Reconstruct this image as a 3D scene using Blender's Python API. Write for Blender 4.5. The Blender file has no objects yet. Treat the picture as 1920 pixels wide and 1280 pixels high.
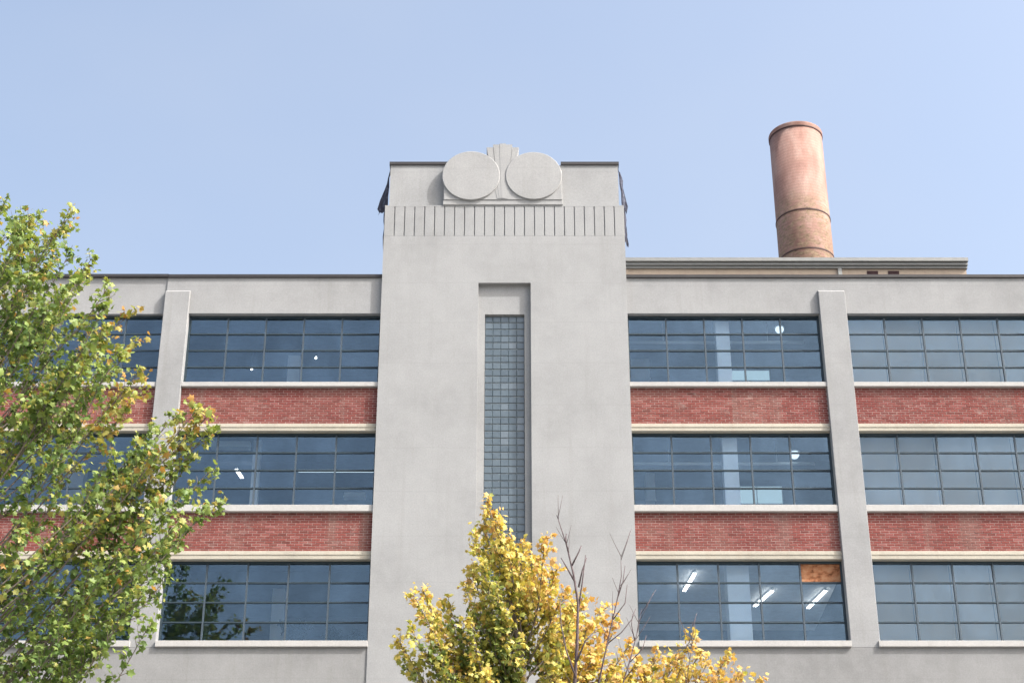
import bpy, math, random
import numpy as np
from mathutils import Vector, Matrix

# ------------------------------------------------------------------ camera, sky, sun, exposure
scene = bpy.context.scene
col = scene.collection
PITCH = math.atan(3300 / 6240)
cam_d = bpy.data.cameras.new('camera')
cam_d.sensor_fit = 'HORIZONTAL'
cam_d.sensor_width = 36.0
cam_d.lens = 36.0 * 3300 / 1920
cam_d.clip_end = 3000
cam = bpy.data.objects.new('camera', cam_d)
cam.location = (0, 0, 1.6)
cam.rotation_euler = (math.pi / 2 + PITCH, 0, 0)
col.objects.link(cam)
scene.camera = cam

SUN = Vector((1.0, -0.5, 1.15)).normalized()
world = bpy.data.worlds.new('World')
scene.world = world
world.use_nodes = True
wn = world.node_tree
wn.nodes.clear()
sky = wn.nodes.new('ShaderNodeTexSky')
sky.sky_type = 'NISHITA'
sky.sun_disc = False
sky.sun_elevation = math.asin(SUN.z)
sky.sun_rotation = math.atan2(SUN.x, SUN.y)
sky.air_density = 1.0
sky.dust_density = 7.0
sky.ozone_density = 1.0
bg = wn.nodes.new('ShaderNodeBackground')
bg.inputs['Strength'].default_value = 0.15
wo = wn.nodes.new('ShaderNodeOutputWorld')
hs = wn.nodes.new('ShaderNodeHueSaturation')
hs.inputs['Saturation'].default_value = 0.86
hs.inputs['Value'].default_value = 1.0
wb = wn.nodes.new('ShaderNodeMix')
wb.data_type = 'RGBA'
wb.blend_type = 'MULTIPLY'
wb.inputs['Factor'].default_value = 1.0
wb.inputs['B'].default_value = (1.0, 1.015, 1.0, 1)
wn.links.new(sky.outputs[0], hs.inputs['Color'])
wn.links.new(hs.outputs[0], wb.inputs['A'])
# thin high haze, drawn over the whole sky in soft streaks
tc = wn.nodes.new('ShaderNodeTexCoord')
mp = wn.nodes.new('ShaderNodeMapping')
mp.inputs['Scale'].default_value = (1.6, 1.0, 2.6)
mp.inputs['Rotation'].default_value = (0.0, 0.55, 0.3)
hz = wn.nodes.new('ShaderNodeTexNoise')
hz.inputs['Scale'].default_value = 1.5
hz.inputs['Detail'].default_value = 4
hz.inputs['Roughness'].default_value = 0.5
hr = wn.nodes.new('ShaderNodeMapRange')
hr.inputs['From Min'].default_value = 0.35
hr.inputs['From Max'].default_value = 0.7
hr.inputs['To Max'].default_value = 0.22
hm = wn.nodes.new('ShaderNodeMix')
hm.data_type = 'RGBA'
hm.inputs['B'].default_value = (2.2, 2.3, 2.45, 1)
wn.links.new(tc.outputs['Generated'], mp.inputs['Vector'])
wn.links.new(mp.outputs[0], hz.inputs['Vector'])
wn.links.new(hz.outputs['Fac'], hr.inputs['Value'])
wn.links.new(hr.outputs[0], hm.inputs['Factor'])
wn.links.new(wb.outputs['Result'], hm.inputs['A'])
wn.links.new(hm.outputs['Result'], bg.inputs['Color'])
wn.links.new(bg.outputs[0], wo.inputs['Surface'])

sun_d = bpy.data.lights.new('sun', 'SUN')
sun_d.energy = 2.5
sun_d.angle = math.radians(0.53)
sun_d.color = (1.0, 0.965, 0.93)
sun = bpy.data.objects.new('sun', sun_d)
sun.rotation_euler = SUN.to_track_quat('Z', 'Y').to_euler()
sun.location = (30, -10, 60)
col.objects.link(sun)

vs = scene.view_settings
vs.view_transform = 'Standard'
vs.look = 'None'
vs.exposure = 1.28
vs.gamma = 1.0
vs.use_curve_mapping = False

rnd = random.Random(7)
nr = np.random.default_rng(11)

# ------------------------------------------------------------------ helpers
WPOS = {}


def reg(o, parent, w):
    """link o with its origin at world point w, under parent"""
    w = Vector(w)
    col.objects.link(o)
    if parent is not None:
        o.parent = parent
        o.location = w - WPOS[parent.name]
    else:
        o.location = w
    WPOS[o.name] = w
    return o


def empty(name, w, parent=None):
    o = bpy.data.objects.new(name, None)
    o.empty_display_size = 0.3
    return reg(o, parent, w)


def tag(o, label=None, cat=None, group=None, kind=None):
    if label: o['label'] = label
    if cat: o['category'] = cat
    if group: o['group'] = group
    if kind: o['kind'] = kind
    return o


class MB:
    """collects boxes, tubes, lathes in world coordinates and builds ONE mesh object"""
    def __init__(self):
        self.v = []
        self.f = []

    def box(self, x0, x1, y0, y1, z0, z1):
        b = len(self.v)
        self.v += [(x0, y0, z0), (x1, y0, z0), (x1, y1, z0), (x0, y1, z0),
                   (x0, y0, z1), (x1, y0, z1), (x1, y1, z1), (x0, y1, z1)]
        for q in ((0, 3, 2, 1), (4, 5, 6, 7), (0, 1, 5, 4), (1, 2, 6, 5), (2, 3, 7, 6), (3, 0, 4, 7)):
            self.f.append(tuple(b + i for i in q))
        return self

    def prism(self, pts, y0, y1):
        """outline in x,z (counter-clockwise seen from the front), extruded from y0 (front) to y1"""
        b = len(self.v)
        n = len(pts)
        self.v += [(x, y0, z) for x, z in pts] + [(x, y1, z) for x, z in pts]
        self.f.append(tuple(b + i for i in range(n)))
        self.f.append(tuple(b + n + i for i in reversed(range(n))))
        for i in range(n):
            j = (i + 1) % n
            self.f.append((b + i, b + n + i, b + n + j, b + j))
        return self

    def prism_x(self, pts, x0, x1):
        """outline in y,z swept along x"""
        b = len(self.v)
        n = len(pts)
        self.v += [(x0, y, z) for y, z in pts] + [(x1, y, z) for y, z in pts]
        self.f.append(tuple(b + i for i in reversed(range(n))))
        self.f.append(tuple(b + n + i for i in range(n)))
        for i in range(n):
            j = (i + 1) % n
            self.f.append((b + i, b + j, b + n + j, b + n + i))
        return self

    def lathe(self, prof, cx, cy, n=48):
        b = len(self.v)
        for r, z in prof:
            for k in range(n):
                a = 2 * math.pi * k / n
                self.v.append((cx + r * math.cos(a), cy + r * math.sin(a), z))
        for i in range(len(prof) - 1):
            for k in range(n):
                k2 = (k + 1) % n
                self.f.append((b + i * n + k, b + i * n + k2, b + (i + 1) * n + k2, b + (i + 1) * n + k))
        self.f.append(tuple(b + k for k in reversed(range(n))))
        self.f.append(tuple(b + (len(prof) - 1) * n + k for k in range(n)))
        return self

    def tube(self, path, rads, n=6):
        b = len(self.v)
        m = len(path)
        for i in range(m):
            p = Vector(path[i])
            d = Vector(path[min(i + 1, m - 1)]) - Vector(path[max(i - 1, 0)])
            d = d.normalized() if d.length > 1e-6 else Vector((0, 0, 1))
            u = d.cross(Vector((0.31, 0.9, 0.2))).normalized()
            w = d.cross(u)
            for k in range(n):
                a = 2 * math.pi * k / n
                q = p + (u * math.cos(a) + w * math.sin(a)) * rads[i]
                self.v.append((q.x, q.y, q.z))
        for i in range(m - 1):
            for k in range(n):
                k2 = (k + 1) % n
                self.f.append((b + i * n + k, b + i * n + k2, b + (i + 1) * n + k2, b + (i + 1) * n + k))
        self.f.append(tuple(b + k for k in reversed(range(n))))
        self.f.append(tuple(b + (m - 1) * n + k for k in range(n)))
        return self

    def build(self, name, mat, parent=None, origin=None, smooth=False, bevel=0):
        if origin is None:
            a = np.array(self.v)
            mn, mx = a.min(0), a.max(0)
            origin = ((mn[0] + mx[0]) / 2, (mn[1] + mx[1]) / 2, mn[2])
        ox, oy, oz = origin
        me = bpy.data.meshes.new(name)
        me.from_pydata([(x - ox, y - oy, z - oz) for x, y, z in self.v], [], self.f)
        me.materials.append(mat)
        if smooth:
            me.shade_smooth()
        o = bpy.data.objects.new(name, me)
        reg(o, parent, origin)
        if bevel:
            m = o.modifiers.new('bevel', 'BEVEL')
            m.width = bevel
            m.segments = 2
            m.limit_method = 'ANGLE'
        return o


def place(name, me, parent, w, rot=None):
    o = bpy.data.objects.new(name, me)
    reg(o, parent, w)
    if rot: o.rotation_euler = rot
    return o


def box_mesh(name, sx, sy, sz, mat, chamfer=0):
    """box with origin at its front lower-left corner"""
    m = MB()
    if chamfer:
        c = chamfer
        m.v = [(0, c, 0), (sx, c, 0), (sx, sy, 0), (0, sy, 0), (0, c, sz), (sx, c, sz), (sx, sy, sz), (0, sy, sz),
               (c, 0, c), (sx - c, 0, c), (sx - c, 0, sz - c), (c, 0, sz - c)]
        m.f = [(0, 3, 2, 1), (4, 5, 6, 7), (1, 2, 6, 5), (2, 3, 7, 6), (3, 0, 4, 7), (8, 9, 10, 11),
               (0, 1, 9, 8), (1, 5, 10, 9), (5, 4, 11, 10), (4, 0, 8, 11)]
    else:
        m.box(0, sx, 0, sy, 0, sz)
    me = bpy.data.meshes.new(name)
    me.from_pydata(m.v, [], m.f)
    me.materials.append(mat)
    return me


# ------------------------------------------------------------------ materials
class NT:
    def __init__(self, name):
        self.m = bpy.data.materials.new(name)
        self.m.use_nodes = True
        self.t = self.m.node_tree
        self.t.nodes.clear()
        self.out = self.n('ShaderNodeOutputMaterial')

    def n(self, typ, **kw):
        nd = self.t.nodes.new(typ)
        for k, v in kw.items():
            if k.startswith('i_'):
                nd.inputs[k[2:]].default_value = v
            else:
                setattr(nd, k, v)
        return nd

    def l(self, a, b):
        self.t.links.new(a, b)

    def pos(self, scale=(1, 1, 1), loc=(0, 0, 0)):
        g = self.n('ShaderNodeNewGeometry')
        mp = self.n('ShaderNodeMapping')
        mp.inputs['Scale'].default_value = scale
        mp.inputs['Location'].default_value = loc
        self.l(g.outputs['Position'], mp.inputs['Vector'])
        return mp.outputs[0]

    def noise(self, vec, scale, detail=4, rough=0.55):
        nd = self.n('ShaderNodeTexNoise')
        nd.inputs['Scale'].default_value = scale
        nd.inputs['Detail'].default_value = detail
        nd.inputs['Roughness'].default_value = rough
        self.l(vec, nd.inputs['Vector'])
        return nd.outputs['Fac']

    def ramp(self, fac, stops):
        r = self.n('ShaderNodeValToRGB')
        e = r.color_ramp.elements
        while len(e) < len(stops):
            e.new(0.5)
        for i, (p, c) in enumerate(stops):
            e[i].position = p
            e[i].color = (c[0], c[1], c[2], 1) if not isinstance(c, (int, float)) else (c, c, c, 1)
        self.l(fac, r.inputs['Fac'])
        return r.outputs['Color']

    def mix(self, fac, a, b, mode='MIX'):
        x = self.n('ShaderNodeMix', data_type='RGBA', blend_type=mode)
        for sock, v in ((x.inputs['Factor'], fac), (x.inputs['A'], a), (x.inputs['B'], b)):
            if hasattr(v, 'links'):
                self.l(v, sock)
            elif isinstance(v, (int, float)):
                sock.default_value = v
            else:
                sock.default_value = (v[0], v[1], v[2], 1)
        return x.outputs['Result']

    def bsdf(self, color, rough=0.8, metal=0.0, spec=0.3, bump=None, bump_d=0.01, bump_s=0.5):
        p = self.n('ShaderNodeBsdfPrincipled')
        if hasattr(color, 'links'):
            self.l(color, p.inputs['Base Color'])
        else:
            p.inputs['Base Color'].default_value = (*color, 1)
        if hasattr(rough, 'links'):
            self.l(rough, p.inputs['Roughness'])
        else:
            p.inputs['Roughness'].default_value = rough
        p.inputs['Metallic'].default_value = metal
        p.inputs['Specular IOR Level'].default_value = spec
        if bump is not None:
            b = self.n('ShaderNodeBump')
            b.inputs['Strength'].default_value = bump_s
            b.inputs['Distance'].default_value = bump_d
            self.l(bump, b.inputs['Height'])
            self.l(b.outputs[0], p.inputs['Normal'])
        self.l(p.outputs[0], self.out.inputs['Surface'])
        return self.m


def concrete(name, base, var=0.12, dirt=(0.3, 0.29, 0.27), dirt_amt=0.35, seed=0.0):
    t = NT(name)
    p = t.pos(loc=(seed, seed * 2, seed * 3))
    big = t.noise(p, 0.55, 5, 0.6)
    med = t.noise(p, 3.0, 6, 0.65)
    fine = t.noise(p, 28, 4, 0.7)
    streak = t.noise(t.pos(scale=(5.0, 5.0, 0.25), loc=(seed, 3, 1)), 1.0, 5, 0.65)
    lo = tuple(c * (1 - var) for c in base)
    hi = tuple(min(1, c * (1 + var)) for c in base)
    c = t.ramp(big, [(0.3, lo), (0.7, hi)])
    c = t.mix(t.ramp(med, [(0.42, 0.0), (0.72, 0.55)]), c, hi)
    c = t.mix(t.ramp(streak, [(0.52, 0.0), (0.8, dirt_amt)]), c, dirt)
    blot = t.noise(t.pos(loc=(seed + 7, 1, 5)), 0.9, 7, 0.72)
    c = t.mix(t.ramp(blot, [(0.6, 0.0), (0.72, 0.35)]), c, tuple(min(1, x * 1.22) for x in base))
    c = t.mix(t.ramp(blot, [(0.26, 0.3), (0.38, 0.0)]), c, tuple(x * 0.8 for x in base))
    c = t.mix(0.22, c, t.ramp(fine, [(0.3, 0.28), (0.7, 0.72)]), 'OVERLAY')
    # faint lift lines of the pour
    wv = t.n('ShaderNodeTexWave', wave_type='BANDS', bands_direction='Z', wave_profile='SAW')
    wv.inputs['Scale'].default_value = 0.26
    wv.inputs['Distortion'].default_value = 0.35
    wv.inputs['Detail'].default_value = 3
    t.l(t.pos(loc=(seed, 0, 0.3)), wv.inputs['Vector'])
    c = t.mix(t.ramp(wv.outputs['Fac'], [(0.965, 0.0), (0.995, 0.16)]), c, tuple(x * 0.7 for x in base))
    h = t.mix(0.5, med, fine)
    return t.bsdf(c, 0.9, spec=0.2, bump=h, bump_d=0.012, bump_s=0.35)


def plain(name, base, rough=0.6, metal=0.0, spec=0.4, var=0.1, scale=6.0):
    t = NT(name)
    n = t.noise(t.pos(), scale, 5, 0.6)
    c = t.ramp(n, [(0.3, tuple(x * (1 - var) for x in base)), (0.7, tuple(min(1, x * (1 + var)) for x in base))])
    return t.bsdf(c, rough, metal, spec)


M = {}
M['tower'] = concrete('tower_render', (0.284, 0.290, 0.296), 0.11, (0.22, 0.22, 0.215), 0.35, 0.0)
M['wing'] = concrete('wing_concrete', (0.270, 0.275, 0.281), 0.13, (0.21, 0.208, 0.20), 0.4, 13.0)
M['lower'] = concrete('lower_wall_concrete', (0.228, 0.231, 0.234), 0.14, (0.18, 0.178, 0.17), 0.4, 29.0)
M['emblem'] = concrete('emblem_cast_stone', (0.290, 0.294, 0.298), 0.12, (0.23, 0.23, 0.22), 0.3, 41.0)
M['lintel'] = concrete('lintel_cream_concrete', (0.385, 0.36, 0.305), 0.12, (0.34, 0.28, 0.22), 0.5, 57.0)
M['sill'] = concrete('sill_pale_concrete', (0.39, 0.387, 0.38), 0.08, (0.25, 0.24, 0.22), 0.3, 71.0)
M['coping'] = plain('coping_dark_metal', (0.045, 0.043, 0.045), 0.55, 0.4)
M['frame'] = plain('window_frame_blue_black', (0.030, 0.048, 0.062), 0.45, 0.2)
M['mullion'] = plain('mullion_blue_grey_lit', (0.055, 0.075, 0.095), 0.45, 0.1)  # lighter than the frame: light caught by the uprights, put into the colour
M['mortar'] = plain('mortar_grey_pink', (0.35, 0.26, 0.24), 0.95, spec=0.1, scale=14)
M['cream'] = concrete('penthouse_cream_render', (0.39, 0.32, 0.255), 0.08, (0.30, 0.21, 0.18), 0.5, 83.0)
M['fascia'] = plain('fascia_grey_metal', (0.22, 0.225, 0.22), 0.5, 0.3, var=0.08)
M['vent'] = plain('vent_dark', (0.05, 0.02, 0.025), 0.7)
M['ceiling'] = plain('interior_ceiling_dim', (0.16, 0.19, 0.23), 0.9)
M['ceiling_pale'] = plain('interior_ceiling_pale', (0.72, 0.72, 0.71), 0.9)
M['inner_wall'] = plain('interior_wall', (0.50, 0.51, 0.52), 0.9)
M['column'] = plain('interior_column_white', (0.9, 0.9, 0.89), 0.8, var=0.03)
M['duct'] = plain('duct_white_metal', (0.85, 0.87, 0.86), 0.5, var=0.04)
M['shade'] = plain('roller_shade_cloth', (0.47, 0.38, 0.295), 0.9, var=0.04, scale=1.2)
M['bark'] = plain('bark_grey_brown', (0.16, 0.135, 0.115), 0.9, var=0.3, scale=16)
M['twig'] = plain('twig_grey', (0.15, 0.125, 0.105), 0.9, var=0.25, scale=9)
M['dead'] = plain('dead_wood_dark', (0.10, 0.075, 0.08), 0.9, var=0.3, scale=20)
M['pot'] = plain('pot_green_glaze', (0.10, 0.17, 0.09), 0.35)
M['iron'] = plain('hoop_iron', (0.06, 0.03, 0.03), 0.7)


def mat_brick():
    t = NT('red_brick')
    g = t.n('ShaderNodeNewGeometry')
    oi = t.n('ShaderNodeObjectInfo')
    a = t.n('ShaderNodeMath', operation='ADD')
    t.l(g.outputs['Random Per Island'], a.inputs[0])
    t.l(oi.outputs['Random'], a.inputs[1])
    f = t.n('ShaderNodeMath', operation='FRACT')
    t.l(a.outputs[0], f.inputs[0])
    c = t.ramp(f.outputs[0], [(0.0, (0.13, 0.042, 0.036)), (0.10, (0.17, 0.050, 0.043)), (0.55, (0.195, 0.055, 0.047)), (0.85, (0.22, 0.066, 0.056)), (1.0, (0.26, 0.10, 0.092))])
    p = t.pos()
    n = t.noise(p, 0.9, 5, 0.65)
    c = t.mix(t.ramp(n, [(0.50, 0.0), (0.70, 0.5)]), c, (0.25, 0.145, 0.12))
    salt = t.noise(t.pos(loc=(2, 6, 4), scale=(1, 1, 1.6)), 2.6, 6, 0.7)
    c = t.mix(t.ramp(salt, [(0.58, 0.0), (0.70, 0.5)]), c, (0.36, 0.30, 0.27))
    n2 = t.noise(t.pos(loc=(9, 4, 2)), 1.4, 5, 0.6)
    c = t.mix(t.ramp(n2, [(0.56, 0.0), (0.75, 0.4)]), c, (0.09, 0.04, 0.034))
    # run-off streaks, grey-brown, and panel-to-panel drift in the firing
    strk = t.noise(t.pos(scale=(2.2, 2.2, 0.12), loc=(4, 0, 0)), 1.0, 4, 0.6)
    c = t.mix(t.ramp(strk, [(0.56, 0.0), (0.68, 0.55)]), c, (0.21, 0.135, 0.115))
    drift = t.noise(t.pos(loc=(0, 0, 17)), 0.22, 2, 0.5)
    c = t.mix(t.ramp(drift, [(0.4, 0.0), (0.62, 0.35)]), c, (0.15, 0.035, 0.035))
    fine = t.noise(p, 60, 3, 0.6)
    c = t.mix(0.25, c, t.ramp(fine, [(0.3, 0.3), (0.7, 0.7)]), 'OVERLAY')
    return t.bsdf(c, 0.9, spec=0.15, bump=fine, bump_d=0.004, bump_s=0.4)


M['brick'] = mat_brick()


def mat_glass(name, refl, tint, fres=0.9, gcol=(0.80, 0.92, 1.0), rough=0.015):
    t = NT(name)
    tr = t.n('ShaderNodeBsdfTransparent')
    tr.inputs['Color'].default_value = (*tint, 1)
    gl = t.n('ShaderNodeBsdfGlossy')
    gl.inputs['Color'].default_value = (*gcol, 1)
    gl.inputs['Roughness'].default_value = rough
    fr = t.n('ShaderNodeFresnel')
    fr.inputs['IOR'].default_value = 1.5
    ma = t.n('ShaderNodeMath', operation='MULTIPLY_ADD')
    t.l(fr.outputs[0], ma.inputs[0])
    ma.inputs[1].default_value = fres
    ma.inputs[2].default_value = refl
    wav = t.noise(t.pos(), 0.9, 2, 0.5)
    b = t.n('ShaderNodeBump')
    b.inputs['Strength'].default_value = 0.06
    b.inputs['Distance'].default_value = 0.05
    t.l(wav, b.inputs['Height'])
    t.l(b.outputs[0], gl.inputs['Normal'])
    oi = t.n('ShaderNodeObjectInfo')       # panes of different age reflect a little differently
    pv = t.n('ShaderNodeMath', operation='MULTIPLY_ADD')
    t.l(oi.outputs['Random'], pv.inputs[0])
    pv.inputs[1].default_value = 0.030
    t.l(ma.outputs[0], pv.inputs[2])
    dirt = t.noise(t.pos(scale=(1, 1, .6)), 1.6, 5, .65)
    dv = t.n('ShaderNodeMath', operation='MULTIPLY_ADD')
    t.l(t.ramp(dirt, [(.45, 0.0), (.75, 1.0)]), dv.inputs[0])
    dv.inputs[1].default_value = 0.03
    t.l(pv.outputs[0], dv.inputs[2])
    mx = t.n('ShaderNodeMixShader')
    t.l(dv.outputs[0], mx.inputs[0])
    t.l(tr.outputs[0], mx.inputs[1])
    t.l(gl.outputs[0], mx.inputs[2])
    t.l(mx.outputs[0], t.out.inputs['Surface'])
    return t.m


M['glass'] = mat_glass('window_glass', 0.026, (0.91, 0.955, 0.99), 0.85, (0.62, 0.83, 1.0))


def mat_block():
    t = NT('glass_block')
    p = t.pos()
    g = t.n('ShaderNodeObjectInfo')
    n = t.noise(p, 9.0, 4, 0.6)
    c = t.ramp(g.outputs['Random'], [(0.0, (0.06, 0.085, 0.105)), (0.5, (0.072, 0.10, 0.122)), (0.9, (0.085, 0.115, 0.138)), (1.0, (0.12, 0.15, 0.175))])
    c = t.mix(t.ramp(n, [(0.4, 0.0), (0.8, 0.3)]), c, (0.15, 0.18, 0.205))
    return t.bsdf(c, 0.16, spec=0.8, bump=n, bump_d=0.01, bump_s=0.3)


M['block'] = mat_block()
M['block_joint'] = plain('glass_block_joint', (0.24, 0.27, 0.29), 0.8)


def mat_stack():
    t = NT('smokestack_brick')
    p = t.pos()
    n = t.noise(t.pos(scale=(1, 1, 0.45)), 1.3, 6, 0.65)
    c = t.ramp(n, [(0.28, (0.185, 0.098, 0.08)), (0.5, (0.27, 0.16, 0.132)), (0.72, (0.34, 0.235, 0.20))])
    sep = t.n('ShaderNodeSeparateXYZ')
    t.l(p, sep.inputs[0])
    # weathered lower courses between the hoops: worn face with exposed tan brick
    band = t.ramp(t.n('ShaderNodeMapRange').outputs[0], [(0, 0), (1, 1)])
    mr = t.n('ShaderNodeMapRange')
    mr.inputs['From Min'].default_value = 41.2
    mr.inputs['From Max'].default_value = 40.0
    t.l(sep.outputs['Z'], mr.inputs['Value'])
    patch = t.noise(t.pos(loc=(3, 8, 1), scale=(1, 1, 1.8)), 3.2, 6, 0.75)
    pm = t.n('ShaderNodeMath', operation='MULTIPLY')
    t.l(t.ramp(patch, [(0.42, 0.0), (0.58, 1.0)]), pm.inputs[0])
    t.l(mr.outputs[0], pm.inputs[1])
    c = t.mix(pm.outputs[0], c, t.ramp(t.noise(t.pos(scale=(1, 1, 2.5)), 6.0, 5, 0.7), [(0.35, (0.11, 0.075, 0.05)), (0.65, (0.30, 0.22, 0.145))]))
    fine = t.noise(p, 22, 4, 0.7)
    w = t.n('ShaderNodeTexWave', wave_type='BANDS', bands_direction='Z')
    w.inputs['Scale'].default_value = 2.2
    w.inputs['Distortion'].default_value = 0.4
    t.l(p, w.inputs['Vector'])
    c = t.mix(0.30, c, t.ramp(fine, [(0.3, 0.25), (0.7, 0.75)]), 'OVERLAY')
    c = t.mix(0.06, c, w.outputs['Color'], 'OVERLAY')
    return t.bsdf(c, 0.85, spec=0.25, bump=fine, bump_d=0.02, bump_s=0.4)


M['stack'] = mat_stack()


def mat_leaf(name, trans=0.36):
    t = NT(name)
    at = t.n('ShaderNodeAttribute', attribute_name='leaf_color')
    n = t.noise(t.pos(), 25, 2, 0.5)
    c = t.mix(0.25, at.outputs['Color'], t.ramp(n, [(0.3, 0.3), (0.7, 0.7)]), 'OVERLAY')
    d = t.n('ShaderNodeBsdfPrincipled')
    d.inputs['Roughness'].default_value = 0.5
    d.inputs['Specular IOR Level'].default_value = 0.35
    t.l(c, d.inputs['Base Color'])
    tl = t.n('ShaderNodeBsdfTranslucent')
    t.l(t.mix(1.0, c, (1.0, 0.95, 0.55), 'MULTIPLY'), tl.inputs['Color'])
    mx = t.n('ShaderNodeMixShader')
    mx.inputs[0].default_value = trans
    t.l(d.outputs[0], mx.inputs[1])
    t.l(tl.outputs[0], mx.inputs[2])
    t.l(mx.outputs[0], t.out.inputs['Surface'])
    return t.m


M['leaf'] = mat_leaf('maple_leaf')


def mat_emit(name, c, s):
    t = NT(name)
    e = t.n('ShaderNodeEmission')
    e.inputs['Color'].default_value = (*c, 1)
    e.inputs['Strength'].default_value = s
    t.l(e.outputs[0], t.out.inputs['Surface'])
    return t.m


M['tube'] = mat_emit('lit_tube', (1.0, 0.98, 0.93), 3.2)
M['bulb'] = mat_emit('lit_bulb', (1.0, 0.98, 0.92), 4.0)
M['panel'] = mat_emit('duct_added_glow', (0.72, 0.95, 1.0), 0.22)  # added glow for the white duct boxes, which hold no lamp
M['globe'] = mat_emit('lit_globe', (0.85, 0.97, 1.0), 0.55)


def mat_board():
    t = NT('orange_board')
    n = t.noise(t.pos(scale=(1, 1, 1.5)), 4.5, 4, 0.6)
    c = t.ramp(n, [(0.36, (0.14, 0.05, 0.02)), (0.46, (0.34, 0.14, 0.065)), (0.62, (0.42, 0.22, 0.12)), (0.75, (0.22, 0.10, 0.045))])
    return t.bsdf(c, 0.8)


M['board'] = mat_board()


def mat_net():
    t = NT('torn_netting')
    n = t.noise(t.pos(), 7, 4, 0.6)
    c = t.ramp(n, [(0.3, (0.02, 0.02, 0.03)), (0.55, (0.05, 0.055, 0.085)), (0.75, (0.14, 0.15, 0.19))])
    return t.bsdf(c, 0.8)


M['net'] = mat_net()


def mat_ground():
    t = NT('ground_paving')
    p = t.pos()
    n = t.noise(p, 0.15, 5, 0.6)
    f = t.noise(p, 6, 5, 0.7)
    c = t.ramp(n, [(0.3, (0.16, 0.155, 0.15)), (0.7, (0.24, 0.235, 0.225))])
    c = t.mix(0.3, c, t.ramp(f, [(0.3, 0.3), (0.7, 0.7)]), 'OVERLAY')
    return t.bsdf(c, 0.9, spec=0.2, bump=f, bump_d=0.01)


M['ground'] = mat_ground()

# ------------------------------------------------------------------ ground
g = MB()
g.v = [(-900, -900, 0), (900, -900, 0), (900, 900, 0), (-900, 900, 0)]
g.f = [(0, 1, 2, 3)]
tag(g.build('ground', M['ground'], origin=(0, 0, 0)), kind='structure')

# ------------------------------------------------------------------ factory building
YT = 41.0          # tower face
YP = 41.03         # pilaster face
YF = 41.15         # frieze face
YB = 41.17         # brick face
YG = 41.35         # glass
bld = empty('factory_building', (-0.21, 41.0, 0))
tag(bld, 'grey concrete factory building with central tower, brick bands and gridded windows', 'building')

XL, XR = -3.49, 3.07           # tower sides
RX0, RX1 = -0.90, 0.50         # tall recess in the tower
WX0, WX1 = -0.72, 0.33         # glass block opening in it
RZ0, RZ1 = 16.4, 25.06
GZ0, GZ1 = 16.6, 24.18

# tower body
t = MB()
t.box(XL, RX0, YT, 47.8, 0, 26.53)
t.box(RX1, XR, YT, 47.8, 0, 26.53)
t.box(RX0, RX1, YT, 47.8, 0, RZ0)
t.box(RX0, RX1, YT, 47.8, RZ1, 26.53)
t.box(RX0, WX0, 41.15, 47.8, RZ0, RZ1)
t.box(WX1, RX1, 41.15, 47.8, RZ0, RZ1)
t.box(WX0, WX1, 41.15, 47.8, GZ1, RZ1)
t.box(WX0, WX1, 41.15, 47.8, RZ0, GZ0)
tower = t.build('tower', M['tower'], bld, origin=(-0.21, 41.0, 0))
MB().box(XL + 0.004, XR - 0.004, YT + 0.04, 47.8, 26.53, 27.47).build('flute_backing', M['tower'], tower)
nfl = 24
pitch = (XR - XL) / nfl
fw = pitch - 0.032
fm = MB()
# a slightly canted slab: right edge stands a little further out, as on the tower
for i in range(nfl):
    x0 = XL + i * pitch + (0.013 if i else 0)
    x1 = XL + (i + 1) * pitch - (0.013 if i < nfl - 1 else 0)
    f = MB()
    f.prism_x([(YT + 0.002, 26.53), (YT + 0.04, 26.53), (YT + 0.04, 27.47), (YT + 0.002, 27.47)], x0, x1)
    f.build('flute', M['tower'], tower, bevel=0.008)
MB().box(XL, XR, YT + 0.002, 47.8, 27.47, 27.51).build('flute_ledge', M['tower'], tower)
PX0, PX1 = -3.385, 2.95
MB().box(PX0, PX1, 41.12, 47.6, 27.51, 28.90).build('parapet', M['tower'], tower)
cp = MB()
cp.box(PX0 - 0.03, -1.80, 41.08, 47.64, 28.90, 28.995)
cp.box(-1.80, 1.36, 41.3, 47.64, 28.90, 28.995)
cp.box(1.36, PX1 + 0.03, 41.08, 47.64, 28.90, 28.995)
cp.build('coping', M['coping'], tower)

# emblem: two discs on a plate with a flared fan between them
emb = empty('emblem', (-0.24, 40.97, 27.51), bld)
MB().box(-1.90, 1.40, 40.97, 41.12, 27.51, 27.66).build('plinth', M['emblem'], emb, bevel=0.012)
MB().box(-1.88, 1.38, 40.95, 41.30, 27.66, 28.62).build('plate', M['emblem'], emb, bevel=0.012)


def disc(cx, cz, r, y0, y1):
    n = 72
    prof = [(r - 0.015, y0), (r, y0 + 0.015), (r, y1)]
    m = MB()
    m.v.append((cx, y0 - 0.004, cz))
    for rr in (0.5 * r,):
        for k in range(n):
            a = 2 * math.pi * k / n
            m.v.append((cx + rr * math.cos(a), y0 - 0.003, cz + rr * math.sin(a)))
    for rr, y in prof:
        for k in range(n):
            a = 2 * math.pi * k / n
            m.v.append((cx + rr * math.cos(a), y, cz + rr * math.sin(a)))
    for k in range(n):
        k2 = (k + 1) % n
        m.f.append((0, 1 + k, 1 + k2))
        for j in range(3):
            a0 = 1 + j * n
            m.f.append((a0 + k, a0 + n + k, a0 + n + k2, a0 + k2))
    m.f.append(tuple(1 + 3 * n + k for k in reversed(range(n))))
    o = m.build('disc', M['emblem'], emb, origin=(cx, y0, cz))
    for poly in o.data.polygons:
        poly.use_smooth = False
    return o


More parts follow.
